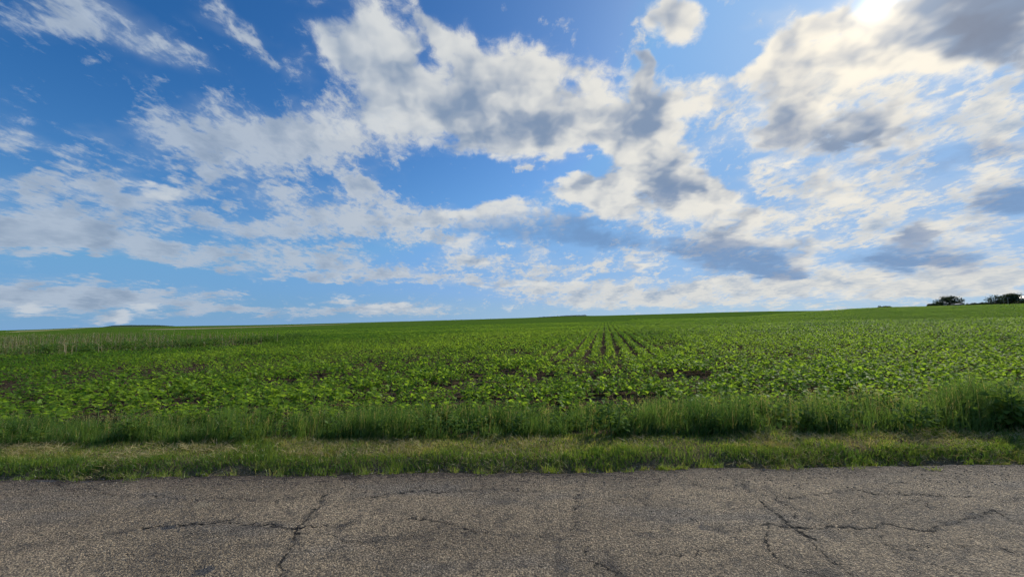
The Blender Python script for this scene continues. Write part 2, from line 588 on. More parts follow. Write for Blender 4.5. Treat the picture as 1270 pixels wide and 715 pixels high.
# the crop as seen from afar, with the broad tonal bands of other fields beyond
band = nt.noise(nt.v('MULTIPLY', pos, (.006, .02, 0)), 1.0, 4, .6)
crop = nt.mix(nt.ramp(nt.noise(pos, .8, 4, .7), .35, .65), (.040, .085, .012), (.080, .150, .020))
crop = nt.mix(nt.ramp(band, .45, .66), crop, (.085, .135, .026))
soil = nt.mix(nt.ramp(rr, 28, 78), soil, crop)
hb = nt.m('MULTIPLY_ADD', n2, .6, nt.m('MULTIPLY', n3, .25))
finish(nt, principled(nt, soil, .95, nt.bump(hb, 1.0, .06), .0))
o = obj('ground', me, mg)
tag(o, 'brown soil of the field and green land reaching to the horizon', 'ground', kind='structure')


# ------------------------------------------------------------------ road
rx = spread(-7.2, 7.2, .0095, 90, 1.12)
ry_hi = 4.75
ry = np.concatenate([np.array([-3.4, -2.5, -1.5, -.6, .2, .9, 1.4, 1.8, 2.1]), np.arange(2.25, ry_hi, .0085)])
X, Y0 = np.meshgrid(rx, ry, indexing='ij')
edge = road_edge(X)
# rows run up to the ragged edge: squeeze the last part of the sheet to it
Y = np.where(Y0 > 3.2, 3.2 + (Y0 - 3.2) * (edge + .10 - 3.2) / (ry_hi - .0085 - 3.2), Y0)
CR = [
    ([(905, 590), (935, 612), (966, 640), (992, 656), (1012, 671)], 1.0),
    ([(940, 648), (966, 652), (1010, 656), (1050, 654), (1100, 648), (1145, 656), (1190, 648), (1212, 640), (1230, 632), (1262, 647), (1300, 655)], 1.15),
    ([(955, 650), (954, 668), (957, 682), (972, 697), (1000, 708), (1030, 716)], .95),
    ([(950, 603), (972, 620), (984, 632), (986, 645)], .7),
    ([(975, 616), (1020, 611), (1060, 608), (1092, 613), (1150, 612), (1215, 617)], .75),
    ([(1137, 618), (1158, 631), (1192, 648)], .6),
    ([(180, 652), (257, 646), (302, 648), (343, 651), (398, 652), (440, 648)], .95),
    ([(400, 612), (385, 640), (373, 651), (362, 681), (353, 696), (346, 720)], .95),
    ([(510, 641), (530, 643), (556, 652), (600, 658)], .75),
    ([(440, 618), (474, 613), (504, 609), (549, 609), (605, 607), (660, 610)], .7),
    ([(720, 610), (712, 640), (715, 663), (723, 691), (756, 708), (775, 722)], .75),
    ([(850, 640), (876, 654), (905, 662), (940, 650)], .65),
    ([(60, 600), (160, 615), (250, 618), (335, 620), (395, 612)], .55),
    ([(590, 640), (600, 668), (585, 700), (592, 722)], .5),
    ([(1085, 655), (1110, 685), (1160, 700), (1200, 722)], .55),
    ([(40, 660), (120, 668), (180, 652)], .45), ([(640, 585), (700, 592), (760, 590), (850, 596)], .5),
    ([(780, 600), (800, 625), (850, 640)], .45), ([(1050, 654), (1075, 672), (1130, 680), (1200, 676), (1290, 690)], .5), ([(900, 636), (930, 628), (968, 640)], .5),
    ([(1010, 656), (1030, 640), (1062, 632), (1100, 634), (1137, 618)], .5), ([(954, 668), (920, 672), (890, 684), (850, 690), (800, 686)], .5), ([(1092, 613), (1110, 600), (1150, 592)], .45),
    ([(1212, 640), (1240, 622), (1290, 612)], .5), ([(715, 663), (670, 668), (640, 660), (600, 668)], .45), ([(840, 590), (870, 604), (940, 606), (985, 612)], .55), ([(992, 656), (1020, 690), (1060, 722)], .6),
    ([(1150, 656), (1170, 670), (1230, 668)], .4), ([(300, 648), (290, 668), (250, 690), (230, 722)], .4), ([(100, 690), (160, 684), (230, 692)], .4), ([(373, 651), (420, 668), (480, 672), (556, 652)], .5), ([(723, 691), (690, 700), (640, 722)], .4), ([(930, 690), (900, 700), (880, 722)], .5),
]
wx = .08 * (vnoise(X * 5, Y * 5, 21, 4, .7) - .5) * 2 + .022 * (vnoise(X * 40, Y * 40, 22, 2) - .5) * 2
wy = .08 * (vnoise(X * 5, Y * 5, 23, 4, .7) - .5) * 2 + .022 * (vnoise(X * 40, Y * 40, 24, 2) - .5) * 2
XW, YW = X + wx, Y + wy
crack = np.zeros_like(X)
wide = np.zeros_like(X)
for pts, wt in CR:
    G = [ground(*p) for p in pts]
    wt = wt * .70 + .10
    for a, b in zip(G[:-1], G[1:]):
        abx, aby = b.x - a.x, b.y - a.y
        t = np.clip(((XW - a.x) * abx + (YW - a.y) * aby) / (abx * abx + aby * aby), 0, 1)
        d = np.hypot(XW - a.x - t * abx, YW - a.y - t * aby)
        wd = .0105 * wt * (.3 + 1.7 * vnoise(X * 9, Y * 9, 25, 3) ** 1.5)
        crack = np.maximum(crack, wt * np.exp(-(d / wd) ** 2))
        wide = np.maximum(wide, wt * np.exp(-(d / (.07 * wt)) ** 2))
crack = np.clip(crack, 0, 1) * (.55 + .45 * sstep(vnoise(X * 3.3, Y * 3.3, 26, 3), .33, .58)) * (.6 + .5 * sstep(vnoise(X * 22, Y * 22, 30, 3, .7), .3, .55))
spot = np.zeros_like(X)
for (sx_, sy_, ra, rb, s_) in [(203, 652, .075, .045, 1), (249, 706, .07, .04, 1), (708, 706, .05, .05, .55), (868, 652, .06, .05, .6), (250, 625, .09, .05, -1), (60, 595, .12, .05, .8), (113, 596, .05, .03, .8)]:
    g = ground(sx_, sy_)
    q = np.hypot((XW - g.x) / ra, (YW - g.y) / rb)
    spot += s_ * sstep(q, 1.15, .75)
toedge = road_edge(X) - Y
fade = sstep(toedge, .0, .12)
Z = -.012 * crack - .004 * wide + .006 * (vnoise(X * 1.5, Y * 1.5, 27, 3) - .5) + .004 * (vnoise(X * 60, Y * 60, 28, 2) - .5)
Z = Z - .055 * (1 - sstep(toedge, -.12, .10)) + .012 * (vnoise(X * 12, Y * 12, 29, 3) - .5) * (1 - sstep(toedge, .1, .5))
me = mesh_np('road', np.stack([X, Y, Z], -1), grid_quads(len(rx), len(ry)), dict(crack=crack, wide=wide, spot=spot, toedge=toedge), smooth=True)

mr, nt = material('worn_asphalt')
pos = nt.node('ShaderNodeNewGeometry').outputs['Position']
posw = nt.v('ADD', pos, nt.v('SCALE', nt.noise(pos, 45, 4, .7, col=True), scale=.030))
gr = nt.noise(pos, 95, 4, .75)
vn = nt.node('ShaderNodeTexVoronoi', feature='F1')
nt.put(vn.inputs['Vector'], posw)
vn.inputs['Scale'].default_value = 150
vd, vc = vn.outputs['Distance'], vn.outputs['Color']
vn2 = nt.node('ShaderNodeTexVoronoi', feature='F1')
nt.put(vn2.inputs['Vector'], posw)
vn2.inputs['Scale'].default_value = 76
v2d = vn2.outputs['Distance']
r1 = nt.sep(vc)[0]
r2 = nt.sep(vn2.outputs['Color'])[0]
big = nt.noise(pos, .75, 5, .6)
mid = nt.noise(pos, 5.5, 5, .65)
fine = nt.noise(pos, 130, 2, .6)
clod = nt.noise(pos, 26, 3, .7)
base = nt.mix(nt.ramp(big, .35, .68), (.245, .203, .148), (.430, .355, .252))
base = nt.mix(nt.ramp(nt.noise(nt.v('MULTIPLY', pos, (.5, 1.6, 1)), 1.1, 4, .6), .48, .70), base, (.235, .212, .182))
col = nt.mix(.55, base, nt.mix(1.0, base, nt.mix(nt.ramp(r2, .0, 1.0, smooth=False), (.48, .47, .46), (1.70, 1.66, 1.58)), 'MULTIPLY'))
col = nt.mix(.55, col, nt.mix(1.0, col, nt.mix(nt.ramp(r1, .0, 1.0, smooth=False), (.42, .41, .40), (1.7, 1.66, 1.58)), 'MULTIPLY'))
col = nt.mix(.8, col, nt.mix(1.0, col, nt.mix(nt.ramp(gr, .36, .64, smooth=False), (.54, .53, .52), (1.5, 1.46, 1.4)), 'MULTIPLY'))
col = nt.mix(nt.m('MULTIPLY', nt.ramp(v2d, .42, .70), .75), col, (.050, .045, .040))
col = nt.mix(nt.m('MULTIPLY', nt.ramp(clod, .46, .34), .65), col, (.042, .038, .034))
col = nt.mix(nt.m('MULTIPLY', nt.ramp(r2, .93, .97), nt.ramp(v2d, .40, .25)), col, (.42, .37, .29))
col = nt.mix(nt.m('MULTIPLY', nt.ramp(mid, .47, .36), .45), col, (.055, .050, .046))
te = nt.attr('toedge')
dirt = nt.mix(nt.ramp(mid, .35, .65), (.105, .080, .058), (.205, .158, .112))
dirt = nt.mix(nt.ramp(r1, .75, .95), dirt, (.30, .25, .19))
dirt = nt.mix(nt.ramp(clod, .56, .42), dirt, (.050, .040, .031))
col = nt.mix(nt.ramp(nt.m('MULTIPLY_ADD', nt.m('SUBTRACT', mid, .5), -1.3, te), .52, .04), col, dirt)
col = nt.mix(nt.ramp(nt.m('MULTIPLY_ADD', nt.m('SUBTRACT', mid, .5), -.5, te), .17, .04), col, (.050, .039, .030))
sp = nt.attr('spot')
col = nt.mix(nt.m('MULTIPLY', nt.ramp(sp, .2, .9), .85), col, (.060, .064, .072))
col = nt.mix(nt.m('MULTIPLY', nt.ramp(sp, -.2, -.9), .5), col, (.34, .29, .20))
wd_ = nt.attr('wide')
col = nt.mix(nt.m('MULTIPLY', wd_, nt.ramp(mid, .62, .38, 0, .75)), col, (.050, .048, .047))
ck = nt.attr('crack')
col = nt.mix(nt.ramp(ck, .10, .42), col, (.022, .020, .018))
hgt = nt.m('ADD', nt.m('MULTIPLY', nt.ramp(v2d, .1, .7, 1, 0), .8), nt.m('MULTIPLY', nt.ramp(vd, .0, .6, 1, 0), .35))
hgt = nt.m('ADD', hgt, nt.m('MULTIPLY', r2, .7))
hgt = nt.m('ADD', hgt, nt.m('MULTIPLY', clod, 1.3))
nrm = nt.bump(hgt, 1.0, .011)
finish(nt, principled(nt, col, .85, nrm, .25))
o = obj('road', me, mr)
tag(o, 'cracked grey brown asphalt road', 'road', kind='structure')

# loose stones along the crumbling edge
def stones(n, xr, tr, smin, smax):
    x = rng.uniform(*xr, n)
    t = rng.uniform(0, 1, n) ** 1.5 * (tr[1] - tr[0]) + tr[0]
    y = road_edge(x) - t
    s = smin + (smax - smin) * rng.random(n) ** 2.5
    th = rng.uniform(0, 2 * np.pi, n)
    u = np.array([[1, 0, .1], [0, 1, 0], [-1, 0, .05], [0, -1, .1], [.2, .1, .75], [0, .1, -.5]])
    u = u[None] * rng.uniform(.6, 1.25, (n, 6, 1))
    c, s_ = np.cos(th)[:, None], np.sin(th)[:, None]
    Vx = (u[..., 0] * c - u[..., 1] * s_) * s[:, None] + x[:, None]
    Vy = (u[..., 0] * s_ + u[..., 1] * c) * s[:, None] + y[:, None]
    Vz = u[..., 2] * s[:, None] * .8 + np.where(t < -.02, terrain_z(x, y), .002)[:, None]
    F = np.array([[0, 1, 4], [1, 2, 4], [2, 3, 4], [3, 0, 4], [1, 0, 5], [2, 1, 5], [3, 2, 5], [0, 3, 5]])
    Q = (np.arange(n)[:, None, None] * 6 + F[None]).reshape(-1, 3)
    return np.stack([Vx, Vy, Vz], -1), Q, np.repeat(rng.random(n), 6)


V1, Q1, r1_ = stones(5200, (-10, 10), (-.12, .55), .003, .013)
V2, Q2, r2_ = stones(1500, (-9, 9), (.2, 2.4), .002, .007)
me = mesh_np('loose_gravel', np.concatenate([V1.reshape(-1, 3), V2.reshape(-1, 3)]), np.concatenate([Q1, Q2 + len(r1_)]), dict(rnd=np.concatenate([r1_, r2_])))
ms, nt = material('gravel')
finish(nt, principled(nt, nt.mix(nt.ramp(nt.attr('rnd'), 0, 1, smooth=False), (.085, .075, .065), (.30, .265, .215)), .9, None, .2))
o = obj('loose_gravel', me, ms)
tag(o, 'loose brown gravel crumbs scattered along the road edge', 'gravel', kind='stuff')
# ------------------------------------------------------------------ leaf materials
def leaf_material(name, lo, hi, dry=None, dry_from=.8, trans=.42, gloss=.06, rough=.38, tboost=1.7):
    """diffuse + light passing through + a thin waxy sheen; colour differs from leaf to leaf"""
    m_, nt = material(name)
    r_ = nt.attr('rnd')
    col = nt.mix(nt.ramp(r_, 0, dry_from, smooth=False), lo, hi)
    if dry is not None:
        col = nt.mix(nt.ramp(r_, dry_from, dry_from + .03), col, dry)
    d = nt.node('ShaderNodeBsdfDiffuse')
    nt.put(d.inputs[0], col)
    t = nt.node('ShaderNodeBsdfTranslucent')
    nt.put(t.inputs[0], nt.mix(1.0, col, (tboost * 1.08, tboost, tboost * .55), 'MULTIPLY'))
    a = nt.node('ShaderNodeMixShader')
    a.inputs[0].default_value = trans
    nt.t.links.new(d.outputs[0], a.inputs[1])
    nt.t.links.new(t.outputs[0], a.inputs[2])
    g = nt.node('ShaderNodeBsdfGlossy')
    g.inputs['Roughness'].default_value = rough
    nt.put(g.inputs[0], (.9, .92, .95))
    b = nt.node('ShaderNodeMixShader')
    b.inputs[0].default_value = gloss
    nt.t.links.new(a.outputs[0], b.inputs[1])
    nt.t.links.new(g.outputs[0], b.inputs[2])
    finish(nt, b.outputs[0])
    return m_


M_CROP = leaf_material('crop_leaf', (.056, .135, .018), (.180, .285, .034), trans=.50, gloss=.012, rough=.45, tboost=1.9)
M_SHORT = leaf_material('mown_grass', (.078, .150, .028), (.210, .275, .058), dry=(.31, .29, .12), dry_from=.66, trans=.42, gloss=.012)
M_TALL = leaf_material('tall_grass', (.048, .110, .030), (.140, .225, .055), dry=(.24, .23, .10), dry_from=.90, trans=.45, gloss=.012)
M_STRAW = leaf_material('straw', (.22, .20, .09), (.42, .36, .19), trans=.25, gloss=.01)
M_WEED = leaf_material('weed_leaf', (.048, .110, .026), (.110, .190, .040), trans=.40, gloss=.008, rough=.65)
M_STALK = leaf_material('weed_stalk', (.120, .140, .055), (.200, .185, .095), dry=(.34, .285, .19), dry_from=.62, trans=.3, gloss=.02)
M_FARLEAF = leaf_material('tree_leaf', (.020, .034, .016), (.042, .062, .024), trans=.22, gloss=.02)
M_HEDGE = leaf_material('hedge_leaf', (.020, .030, .018), (.040, .052, .024), trans=.2, gloss=.02)
m_stem, nt = material('green_stem')
finish(nt, principled(nt, nt.mix(nt.noise(None, 30, 2), (.09, .15, .04), (.14, .20, .06)), .6))
m_bark, nt = material('bark')
finish(nt, principled(nt, nt.mix(nt.noise(None, 6, 4), (.035, .028, .022), (.075, .062, .05)), .9))


# ------------------------------------------------------------------ blades
def blades(base, h, w0, seg, bend, lean_az=None, face=None, tilt=0.0):
    n = len(base)
    la = rng.uniform(0, 2 * np.pi, n) if lean_az is None else lean_az
    fa = rng.uniform(0, np.pi, n) if face is None else face
    t = np.linspace(0, 1, seg + 1)[None]
    b = bend[:, None]
    out = h[:, None] * (b * t ** 2 + tilt * t)
    up = h[:, None] * (t - .42 * b * t ** 2.4)
    cx = base[:, 0, None] + np.cos(la)[:, None] * out
    cy = base[:, 1, None] + np.sin(la)[:, None] * out
    cz = base[:, 2, None] + up
    wd = w0[:, None] * np.clip(1.02 - t ** 1.6, .06, 1) * .5
    ox, oy = np.cos(fa)[:, None] * wd, np.sin(fa)[:, None] * wd
    L = np.stack([cx - ox, cy - oy, cz], -1)
    Rr = np.stack([cx + ox, cy + oy, cz], -1)
    V = np.stack([L, Rr], 2).reshape(n, -1, 3)
    k = np.arange(seg)
    q = np.stack([2 * k, 2 * k + 1, 2 * k + 3, 2 * k + 2], 1)
    Q = (np.arange(n)[:, None, None] * 2 * (seg + 1) + q[None]).reshape(-1, 4)
    return V.reshape(-1, 3), Q, 2 * (seg + 1)


def join(parts):
    Vs, Qs, Rs, off = [], [], [], 0
    for V, Q, r_ in parts:
        Vs.append(V)
        Qs.append(Q + off)
        Rs.append(r_)
        off += len(V)
    return np.concatenate(Vs), np.concatenate(Qs), np.concatenate(Rs)


# ------------------------------------------------------------------ mown verge
def scatter_band(n, f0, f1, half):
    x = rng.uniform(-half, half, n)
    u = rng.random(n)
    y = f0(x) + u * (f1(x) - f0(x))
    return x, y, u


parts = []
n = 140000
x, y, u = scatter_band(n, lambda q: road_edge(q) + .05 + .34 * (vnoise(q * 2.6, q * 0, 36, 5, .7) - .42), lambda q: tall_base(q) + .15, 11)
patch = vnoise(x * 1.6, y * 3.2, 31, 4, .6)
bare = sstep(vnoise(x * 1.1 + 40, y * 2.4, 32, 4, .6), .47, .60) * (.45 + .55 * sstep(x, 1.0, 4.0))
keep = rng.random(n) > .12 + .62 * bare * sstep(u, .85, .5)
x, y, u, patch = x[keep], y[keep], u[keep], patch[keep]
n = len(x)
lip = np.exp(-((u - .12) / .15) ** 2)
h = (.030 + .055 * patch * rng.random(n) + .055 * lip * rng.random(n)) * (.7 + .6 * rng.random(n))
tuft = sstep(vnoise(x * 3.1, y * 3.1, 33, 3), .62, .75)
h += .09 * tuft * rng.random(n)
r_ = np.clip(rng.random(n) * .78 + .9 * (patch - .5) * (1 - lip) + .12 * (u > .35) * (u < .8) - .3 * lip - .3 * tuft, 0, 1)
V, Q, k = blades(np.stack([x, y, terrain_z(x, y) - .005], -1), h, rng.uniform(.004, .009, n), 2, rng.uniform(.1, .9, n))
parts.append((V, Q, np.repeat(r_, k)))
# tufts creeping over the broken edge of the road
nt_ = 170
tx = rng.uniform(-11, 11, nt_)
tyy = road_edge(tx) + rng.normal(-.01, .07, nt_)
ts = rng.uniform(.4, 1.7, nt_)
m_ = 34
x = np.repeat(tx, m_) + rng.normal(0, .028, nt_ * m_) * np.repeat(ts, m_)
y = np.repeat(tyy, m_) + rng.normal(0, .022, nt_ * m_) * np.repeat(ts, m_)
z = np.maximum(terrain_z(x, y), -.03)
V, Q, k = blades(np.stack([x, y, z], -1), rng.uniform(.03, .10, nt_ * m_) * np.repeat(ts, m_), rng.uniform(.004, .008, nt_ * m_), 2, rng.uniform(.2, 1.0, nt_ * m_))
parts.append((V, Q, np.repeat(np.clip(rng.random(nt_ * m_) * .5 + np.repeat(rng.random(nt_) * .4, m_), 0, 1), k)))
V, Q, R_ = join(parts)
o = obj('mown_grass', mesh_np('mown_grass', V, Q, dict(rnd=R_)), M_SHORT)
tag(o, 'short mown yellow green grass strip beside the road', 'grass', kind='stuff')

# dry clippings lying on the verge
n = 34000
x, y, u = scatter_band(n, lambda q: road_edge(q) - .02, lambda q: tall_base(q) + .05, 11)
pp = vnoise(x * 1.3 + 9, y * 3.0, 35, 4, .6) + .12 * sstep(x, 1.5, 4) + .15 * np.exp(-((u - .6) / .3) ** 2)
keep = rng.random(n) < sstep(pp, .48, .86)
x, y, u = x[keep], y[keep], u[keep]
n = len(x)
zz = terrain_z(x, y) + rng.uniform(.012, .05, n)
V, Q, k = blades(np.stack([x, y, zz], -1), rng.uniform(.05, .14, n) * .35, rng.uniform(.004, .009, n), 2, rng.uniform(-.2, .2, n), tilt=2.3)
o = obj('dry_clippings', mesh_np('dry_clippings', V, Q, dict(rnd=np.repeat(rng.random(n), k))), M_STRAW)
tag(o, 'dry straw coloured clippings lying on the mown verge', 'clippings', kind='stuff')

# ------------------------------------------------------------------ tall grass
HT = [(-14, .34), (-7, .34), (-4.4, .38), (-3.2, .40), (-1.6, .43), (-.4, .40), (.9, .38), (2.1, .44), (3.0, .50), (4.2, .52), (5.2, .54), (6.4, .58), (9, .58), (14, .55)]


def grass_h(x):
    return np.interp(x, [a for a, b in HT], [b * .88 for a, b in HT])


n = 105000
x, y, u = scatter_band(n, tall_base, lambda q: tall_base(q) + 1.15, 12)
cl = np.clip(.5 + 1.9 * (vnoise(x * 1.7, y * 1.7, 41, 5, .68) - .5), 0, 1)
keep = rng.random(n) < (.10 + 1.3 * sstep(cl, .3, .62)) * (1.05 - .75 * u ** 1.5)
x, y, u, cl = x[keep], y[keep], u[keep], cl[keep]
n = len(x)
h = grass_h(x) * (.55 + .95 * vnoise(x * 1.0, y * .6, 44, 3)) * (.30 + 1.05 * cl) * (.50 + .62 * rng.random(n)) * (.62 + .5 * sstep(u, 0, .3)) * (1 - .25 * sstep(u, .6, 1))
wind = rng.normal(.3, 1.3, n)
V1, Q1, k1 = blades(np.stack([x, y, terrain_z(x, y) - .01], -1), h, rng.uniform(.005, .011, n), 4, np.abs(rng.normal(.38, .36, n)), lean_az=wind)
hue = np.clip(rng.random(n) * .6 + 1.1 * (vnoise(x * 1.1, y * 1.1, 43, 4, .6) - .42), 0, .89)
dryb = rng.random(n) < .05
hue = np.where(dryb, .95, hue)
parts = [(V1, Q1, np.repeat(hue, k1))]
# flowering stems with thin heads
n = 2600
x, y, u = scatter_band(n, tall_base, lambda q: tall_base(q) + 1.0, 12)
h = grass_h(x) * rng.uniform(.75, 1.18, n)
la = rng.normal(.3, 1.0, n)
bd = np.abs(rng.normal(.15, .12, n))
b0 = np.stack([x, y, terrain_z(x, y)], -1)
V, Q, k = blades(b0, h, np.full(n, .004), 4, bd, lean_az=la)
hu = np.where(rng.random(n) < .45, .96, rng.random(n) * .8)
parts.append((V, Q, np.repeat(hu, k)))
tip = b0 + np.stack([np.cos(la) * h * bd, np.sin(la) * h * bd, h * (1 - .42 * bd)], -1)
for q in range(7):
    off = np.stack([rng.normal(0, .007, n), rng.normal(0, .007, n), rng.uniform(-.09, .01, n)], -1)
    V, Q, k = blades(tip + off, rng.uniform(.012, .03, n), rng.uniform(.004, .008, n), 2, rng.uniform(0, .6, n))
    parts.append((V, Q, np.repeat(hu, k)))
V, Q, R_ = join(parts)
o = obj('tall_grass', mesh_np('tall_grass', V, Q, dict(rnd=R_)), M_TALL)
tag(o, 'tall wild grass growing between the mown verge and the crop', 'grass', kind='stuff')


# ------------------------------------------------------------------ broad leaves
def leaf_grid(rows, cols):
    """a heart shaped leaf: unit length along +x, width along y; returns (rows*cols,2) and the quads"""
    t = np.linspace(0, 1, rows)
    wv = np.interp(t, [0, .12, .3, .5, .75, .92, 1], [.10, .62, .95, .88, .5, .17, .02])
    s = np.linspace(-1, 1, cols)
    uv = np.stack([np.repeat(t, cols), (wv[:, None] * s[None] * .46).ravel()], -1)
    q = grid_quads(rows, cols)
    return uv, q, np.tile(np.abs(s), rows)


def leaves(base, az, length, pitch, droop, rows, cols, fold=.25, roll=None):
    """base (N,3), az/pitch of the leaf direction, droop = downward curl"""
    n = len(base)
    uv, q, sa = leaf_grid(rows, cols)
    t, wv = uv[None, :, 0], uv[None, :, 1]
    L = length[:, None]
    p, d = pitch[:, None], droop[:, None]
    a = p - d * t                                        # running pitch
    along = L * (t * np.cos(p - d * .5 * t))
    upz = L * (t * np.sin(p - d * .5 * t))
    ro = np.zeros((n, 1)) if roll is None else roll[:, None]
    y = L * wv
    z = upz + L * fold * sa[None] * np.abs(wv) * 1.0 + y * np.sin(ro)
    y = y * np.cos(ro)
    c, s = np.cos(az)[:, None], np.sin(az)[:, None]
    V = np.stack([base[:, 0, None] + along * c - y * s, base[:, 1, None] + along * s + y * c, base[:, 2, None] + z], -1)
    m = uv.shape[0]
    Q = (np.arange(n)[:, None, None] * m + q[None]).reshape(-1, 4)
    return V.reshape(-1, 3), Q, m


# low leafy undergrowth mixed into the tall grass (placed further below)
# ------------------------------------------------------------------ where the crop stands
ROW_AZ = azel(750, 391)[0]
rd = np.array([math.sin(ROW_AZ), math.cos(ROW_AZ)])
rn = np.array([math.cos(ROW_AZ), -math.sin(ROW_AZ)])
g0 = ground(748.5, 430)
GAP0 = g0.x * rn[0] + g0.y * rn[1]
SP = .60
STALK_POLY = np.array([(-140, 16), (-31, 21.5), (-19, 29), (-25, 40), (-50, 62), (-120, 120), (-300, 140)], float)


def in_poly(x, y, P_):
    inside = np.zeros(np.shape(x), bool)
    j = len(P_) - 1
    for i in range(len(P_)):
        xi, yi = P_[i]
        xj, yj = P_[j]
        inside ^= ((yi > y) != (yj > y)) & (x < (xj - xi) * (y - yi) / (yj - yi + 1e-12) + xi)
        j = i
    return inside


HEAD = 13.9


def crop_points(rmax):
    # main rows
    pts = []
    ks = np.arange(int(-rmax * 1.0 / SP), int(rmax * 1.0 / SP))
    step = .14
    ss = np.arange(8, rmax * 1.02, step)
    K, S = np.meshgrid(ks, ss, indexing='ij')
    K, S = K.ravel(), S.ravel()
    S = S + rng.uniform(-.09, .09, len(S))
    A_ = GAP0 + SP * .5 + K * SP + rng.normal(0, .042, len(S))
    x, y = A_ * rn[0] + S * rd[0], A_ * rn[1] + S * rd[1]
    head = HEAD + .8 * (vnoise(x * .35, y * 0, 51, 3) - .5)
    ok = (y > head) & (np.hypot(x, y) < np.where(np.arctan2(x, y) > R(17), rmax, 116)) & (np.abs(np.arctan2(x, y)) < R(59)) & ~in_poly(x, y, STALK_POLY)
    pts.append(np.stack([x[ok], y[ok]], -1))
    # headland: rows along the road
    xs = np.arange(-26, 26, step)
    ys = np.arange(6.25, HEAD + .6, SP)
    XX, YY = np.meshgrid(xs, ys, indexing='ij')
    x = XX.ravel() + rng.uniform(-.09, .09, XX.size)
    y = YY.ravel() + rng.normal(0, .05, XX.size) - .014 * x
    head = HEAD + .8 * (vnoise(x * .35, y * 0, 51, 3) - .5)
    ok = (y < head - .25) & (np.abs(np.arctan2(x, y + 2.0)) < R(60))
    pts.append(np.stack([x[ok], y[ok]], -1))
    p = np.concatenate(pts)
    x, y = p[:, 0], p[:, 1]
    r = np.hypot(x, y)
    # gaps where seed failed
    g = vnoise(x * .55, y * .55, 52, 4, .6)
    miss = .05 + .75 * sstep(g, .56, .70) * sstep(r, 50, 10)
    for (gx_, gy_, ra) in [(690, 474, 1.1), (745, 470, 1.0), (755, 455, 1.3), (330, 478, 1.0), (850, 470, .9), (620, 470, .7), (480, 492, .5), (610, 505, .5), (930, 455, .8)]:
        c = ground(gx_, gy_)
        miss = np.maximum(miss, .85 * np.exp(-(((x - c.x) / ra) ** 2 + ((y - c.y) / (ra * .8)) ** 2)))
    ok = rng.random(len(x)) > miss
    p = p[ok]
    vig = .72 + .55 * vnoise(p[:, 0] * .4, p[:, 1] * .4, 53, 3) + rng.normal(0, .2, len(p))
    vig *= np.where(p[:, 1] > HEAD, .93, .95)
    return p, np.clip(vig, .40, 1.2)


CP, CV = crop_points(172)
CR_ = np.hypot(CP[:, 0], CP[:, 1])
order = np.argsort(CR_)
CP, CV, CR_ = CP[order], CV[order], CR_[order]
# the 300 that show largest: nearest plants inside the frame that clear the tall grass
vis = np.where((np.abs(np.arctan2(CP[:, 0], CP[:, 1])) < R(53.2)) & (CP[:, 1] > 6.9))[0][:300]
is_near = np.zeros(len(CP), bool)
is_near[vis] = True


def plant_leaves(bx, by, bz, vig, nl, rows, cols, size=1.0, h=.24):
    """leaves of many plants at once: nl leaves each"""
    n = len(bx)
    k = np.tile(np.arange(nl), n)
    v = np.repeat(vig, nl)
    fr = (k + .5) / nl
    az = k * 2.4 + np.repeat(rng.uniform(0, 6.28, n), nl) + rng.normal(0, .25, n * nl)
    zz = np.repeat(bz, nl) + v * h * (.18 + .82 * fr)
    pet = v * (.03 + .075 * (1 - fr)) * size
    base = np.stack([np.repeat(bx, nl) + np.cos(az) * pet, np.repeat(by, nl) + np.sin(az) * pet, zz + pet * .5], -1)
    ln = v * size * (.108 - .045 * fr ** 2) * rng.uniform(.8, 1.25, n * nl)
    pitch = .10 + .75 * fr ** 1.5 + rng.normal(0, .22, n * nl)
    droop = rng.uniform(.4, 1.2, n * nl)
    V, Q, m = leaves(base, az, ln, pitch, droop, rows, cols, .28, rng.normal(0, .3, n * nl))
    patch_ = 1.1 * (vnoise(np.asarray(bx) * .13, np.asarray(by) * .13, 58, 4, .6) - .48) - .22 * sstep(-np.asarray(bx), 3, 14)
    tone = np.repeat(np.clip(rng.random(n) * .45 + .25 * (vig - .8) + patch_, -.2, .9), nl) + .45 * rng.random(n * nl)
    return V, Q, np.repeat(np.clip(tone, 0, 1), m)


def tube(pts, rad, sides=6):
    pts = np.asarray(pts, float)
    n = len(pts)
    a = np.arange(sides) / sides * 2 * np.pi
    V = []
    for i, p in enumerate(pts):
        d = pts[min(i + 1, n - 1)] - pts[max(i - 1, 0)]
        d = d / (np.linalg.norm(d) + 1e-9)
        u = np.cross(d, [.31, .95, .05])
        u /= np.linalg.norm(u) + 1e-9
        v = np.cross(d, u)
        V.append(p + rad[i] * (np.cos(a)[:, None] * u + np.sin(a)[:, None] * v))
    V = np.concatenate(V)
    Q = []
    for i in range(n - 1):
        for j in range(sides):
            Q.append([i * sides + j, i * sides + (j + 1) % sides, (i + 1) * sides + (j + 1) % sides, (i + 1) * sides + j])
    return V, np.array(Q)


